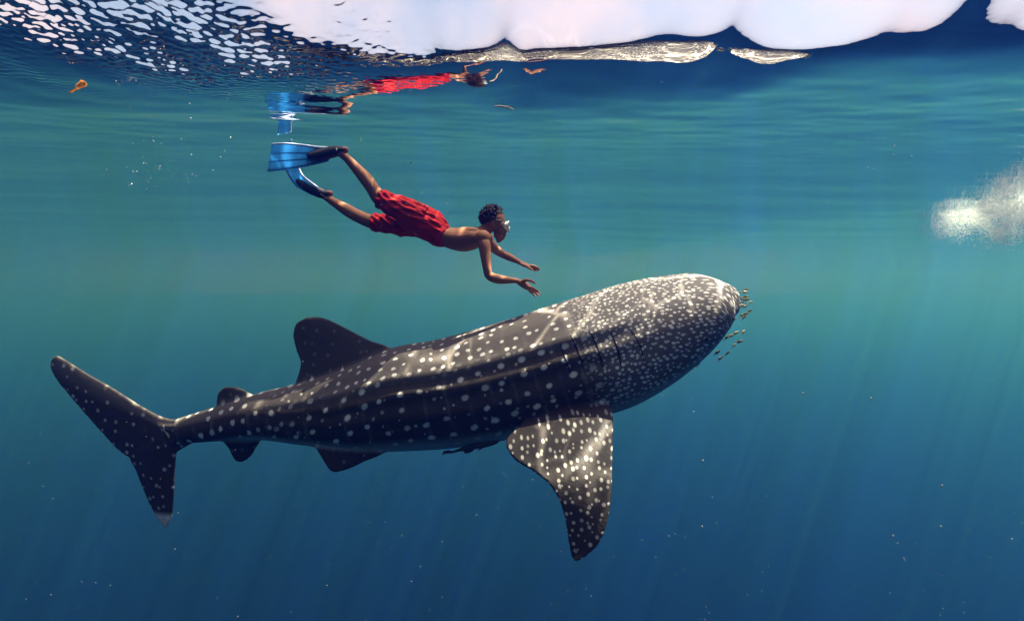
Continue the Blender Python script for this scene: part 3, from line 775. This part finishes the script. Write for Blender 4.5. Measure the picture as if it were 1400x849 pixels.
# floating leaf and twig under the surface
def build_leaf():
    c = P(109, 121.5, 2.3); d = (P(118, 116.5, 2.28) - P(100, 126.5, 2.32))
    ln = d.length; ax = d.normalized(); wv = (Vector((.45, .45, .78)) - ax * ax.dot(Vector((.45, .45, .78)))).normalized(); nn = ax.cross(wv)
    root = empty('fallen_leaf', c); tag(root, 'orange yellow leaf drifting just below the surface', 'leaf')
    V = []; F = []; n, m = 14, 7
    for layer in (0, 1):
        for i in range(n):
            f = i / (n - 1); w = .43 * ln * math.sin(math.pi * min(1, f * .98 + .01)) ** .8 * (1 - .25 * f)
            for j in range(m):
                g = j / (m - 1) * 2 - 1
                curl = abs(g) ** 1.6 * w * .35 + .03 * ln * math.sin(f * 5) + .0015 * math.sin(f * 21 + g * 4)
                V.append(c + ax * ((f - .5) * ln) + wv * (g * w) + nn * (curl + layer * .0012))
    o_ = n * m
    for i in range(n - 1):
        for j in range(m - 1):
            a = i*m + j; F.append((a, a + 1, a + m + 1, a + m)); F.append((a + o_ + m, a + o_ + m + 1, a + o_ + 1, a + o_))
    rim = [j for j in range(m)] + [i*m + m - 1 for i in range(1, n)] + [(n - 1)*m + j for j in range(m - 2, -1, -1)] + [i*m for i in range(n - 2, 0, -1)]
    for a, b_ in zip(rim, rim[1:] + rim[:1]): F.append((b_, a, a + o_, b_ + o_))
    t = NT('orange_leaf'); nz = t.noise(t.obj(), 30, 4)
    cc = t.mix(t.step(nz, .35, .65), (.78, .32, .03, 1), (.88, .55, .16, 1))
    p_ = t.n('BsdfPrincipled'); t.put(p_.inputs['Base Color'], cc); tl = t.n('BsdfTranslucent'); t.put(tl.inputs[0], cc)
    ms = t.n('MixShader'); ms.inputs[0].default_value = .62; t.t.links.new(p_.outputs[0], ms.inputs[1]); t.t.links.new(tl.outputs[0], ms.inputs[2]); t.done(ms.outputs[0])
    link('leaf_blade', mesh_from('leaf_blade', V, F), t.m, root)
    s = Shell(); s.tube([(c - ax * (.5 * ln) + nn * .002, .0022, .0022), (c + nn * .002, .0018, .0018), (c + ax * (.62 * ln) + nn * .006, .0012, .0012)], 6, 4)
    link('midrib', mesh_from('midrib', s.V, s.F), simple('leaf_rib', (.5, .3, .1), .6), root)
build_leaf()
def build_twig():
    s = Shell(); s.tube([(P(676, 145.5, 3.3), .003, .003), (P(684, 145.5, 3.3), .0045, .0045), (P(693, 147, 3.28), .0045, .0045), (P(702, 150, 3.27), .003, .003)], 8, 4)
    s.tube([(P(690, 146.5, 3.29), .0025, .0025), (P(697, 145, 3.27), .0015, .0015)], 6, 3)
    o = link('floating_twig', mesh_from('floating_twig', s.V, s.F), simple('pale_wood', (.45, .36, .24), .8, .2, .3))
    tag(o, 'short pale twig drifting below the surface above the swimmer', 'twig')
build_twig()

# ------------------------------------------------------------------ bubbles, foam and specks: nobody could count them
ICO = None
def cloud(name, pts, rad, mat, label, cat, squash=None):
    bm = bmesh.new(); bmesh.ops.create_icosphere(bm, subdivisions=1, radius=1)
    bv = np.array([v.co[:] for v in bm.verts]); bf = np.array([[v.index for v in f.verts] for f in bm.faces]); bm.free()
    n = len(pts); sc = np.ones((n, 1, 3)) if squash is None else squash[:, None, :]
    V = (np.array(pts)[:, None, :] + bv[None] * sc * np.array(rad)[:, None, None]).reshape(-1, 3)
    F = (bf[None] + (np.arange(n) * len(bv))[:, None, None]).reshape(-1, 3)
    me = bpy.data.meshes.new(name); me.vertices.add(len(V)); me.vertices.foreach_set('co', V.ravel())
    me.loops.add(F.size); me.loops.foreach_set('vertex_index', F.ravel().astype(np.int32))
    me.polygons.add(len(F)); me.polygons.foreach_set('loop_start', (np.arange(len(F)) * 3).astype(np.int32))
    me.update(calc_edges=True); me.polygons.foreach_set('use_smooth', [True] * len(F))
    o = link(name, me, mat); tag(o, label, cat, kind='stuff'); return o
bub = NT('bubble'); bub_b = bub.n('BsdfPrincipled'); bub_b.inputs['Base Color'].default_value = (.85, .87, .88, 1); bub_b.inputs['Roughness'].default_value = .25
bub_t = bub.n('BsdfTransparent'); bub_m = bub.n('MixShader'); bub_m.inputs[0].default_value = .45
bub.t.links.new(bub_b.outputs[0], bub_m.inputs[1]); bub.t.links.new(bub_t.outputs[0], bub_m.inputs[2]); bub.done(bub_m.outputs[0])
fo = NT('foam_white'); fo.done(fo.bsdf((.72, .78, .76, 1), .7, .2))

pts = []; rad = []
def blob(cx, cy, sx, sy, n, r0, r1, y0, y1):
    for _ in range(n):
        pts.append(P(random.gauss(cx, sx), random.gauss(cy, sy), random.uniform(y0, y1))); rad.append(.7 * r0 * (r1 / r0) ** (random.random() ** 2.2))
blob(575, 255, 30, 22, 90, .0012, .0045, 4.0, 4.5); blob(560, 275, 40, 12, 40, .001, .004, 4.0, 4.5); blob(672, 290, 9, 5, 9, .001, .002, 4.42, 4.5)
blob(215, 225, 45, 32, 170, .0012, .006, 3.4, 4.2); blob(455, 245, 22, 18, 40, .0012, .005, 4.1, 4.5)
blob(1120, 175, 60, 26, 110, .0015, .007, 4, 6.5); blob(1230, 225, 50, 25, 90, .0015, .008, 5, 7.5)
cloud('air_bubbles', pts, rad, bub.m, 'fine silvery air bubbles trailing around the swimmer', 'bubbles')
# foam plume under a breaking wave, right
pts = []; rad = []; random.seed(21)
for k in range(60):                                  # clumps pushed down from the surface, thinning out with depth
    f = (k + random.random()) / 60; kx = 1270 + 150 * f; gap = .3 + .7 * abs(math.sin(6.5 * f + .4)) ** .8; dep = .10 + random.uniform(.35, 1.0) * .75 * gap * (.45 + .55 * f); kY = 12.6 - 4.2 * f + random.gauss(0, .35)
    for q in range(9):
        sx = kx + random.gauss(0, 9); sz = dep * random.random() ** 1.6; sw = random.uniform(.03, .11); yy = kY + random.gauss(0, .12)
        n = int(85 * (.12 + .9 * gap) * (.3 + .8 * f) * random.uniform(.2, 1.5))
        c0 = P(sx, 300, yy); top = float(sea_height(np.array(c0.x), np.array(c0.y)))
        for _ in range(n):
            p = Vector((c0.x + random.gauss(0, sw * 1.3), c0.y + random.gauss(0, sw), top - .01 - abs(sz + random.gauss(0, sw))))
            pts.append(p); rad.append(.0020 * math.exp(random.uniform(0, 1.1)))
cloud('foam_plume', pts, rad, fo.m, 'white cloud of foam hanging under a breaking wave', 'foam')
# drifting specks of plankton through the water
pts = []; rad = []; sq = []
random.seed(8)
for _ in range(900):
    Y = 1.6 + 6 * random.random() ** 1.2
    p = P(random.uniform(-20, 1420), random.uniform(230, 870), Y); pts.append(p); rad.append(Y * random.uniform(.00018, .00075))
    sq.append((random.uniform(.6, 2.2), 1, random.uniform(.5, 1)))
for (px, py) in ((1288, 664), (1286, 720), (961, 630), (1221, 733), (1191, 545), (1098, 538), (960, 720), (562, 222), (460, 205)):
    pts.append(P(px, py, 2.2)); rad.append(.0034); sq.append((.8, 1, 2.0))
cloud('plankton_specks', pts, rad, simple('plankton', (.34, .32, .27), .8, .1, .3, 3), 'tiny pale plankton specks drifting through the water', 'plankton', np.array(sq))
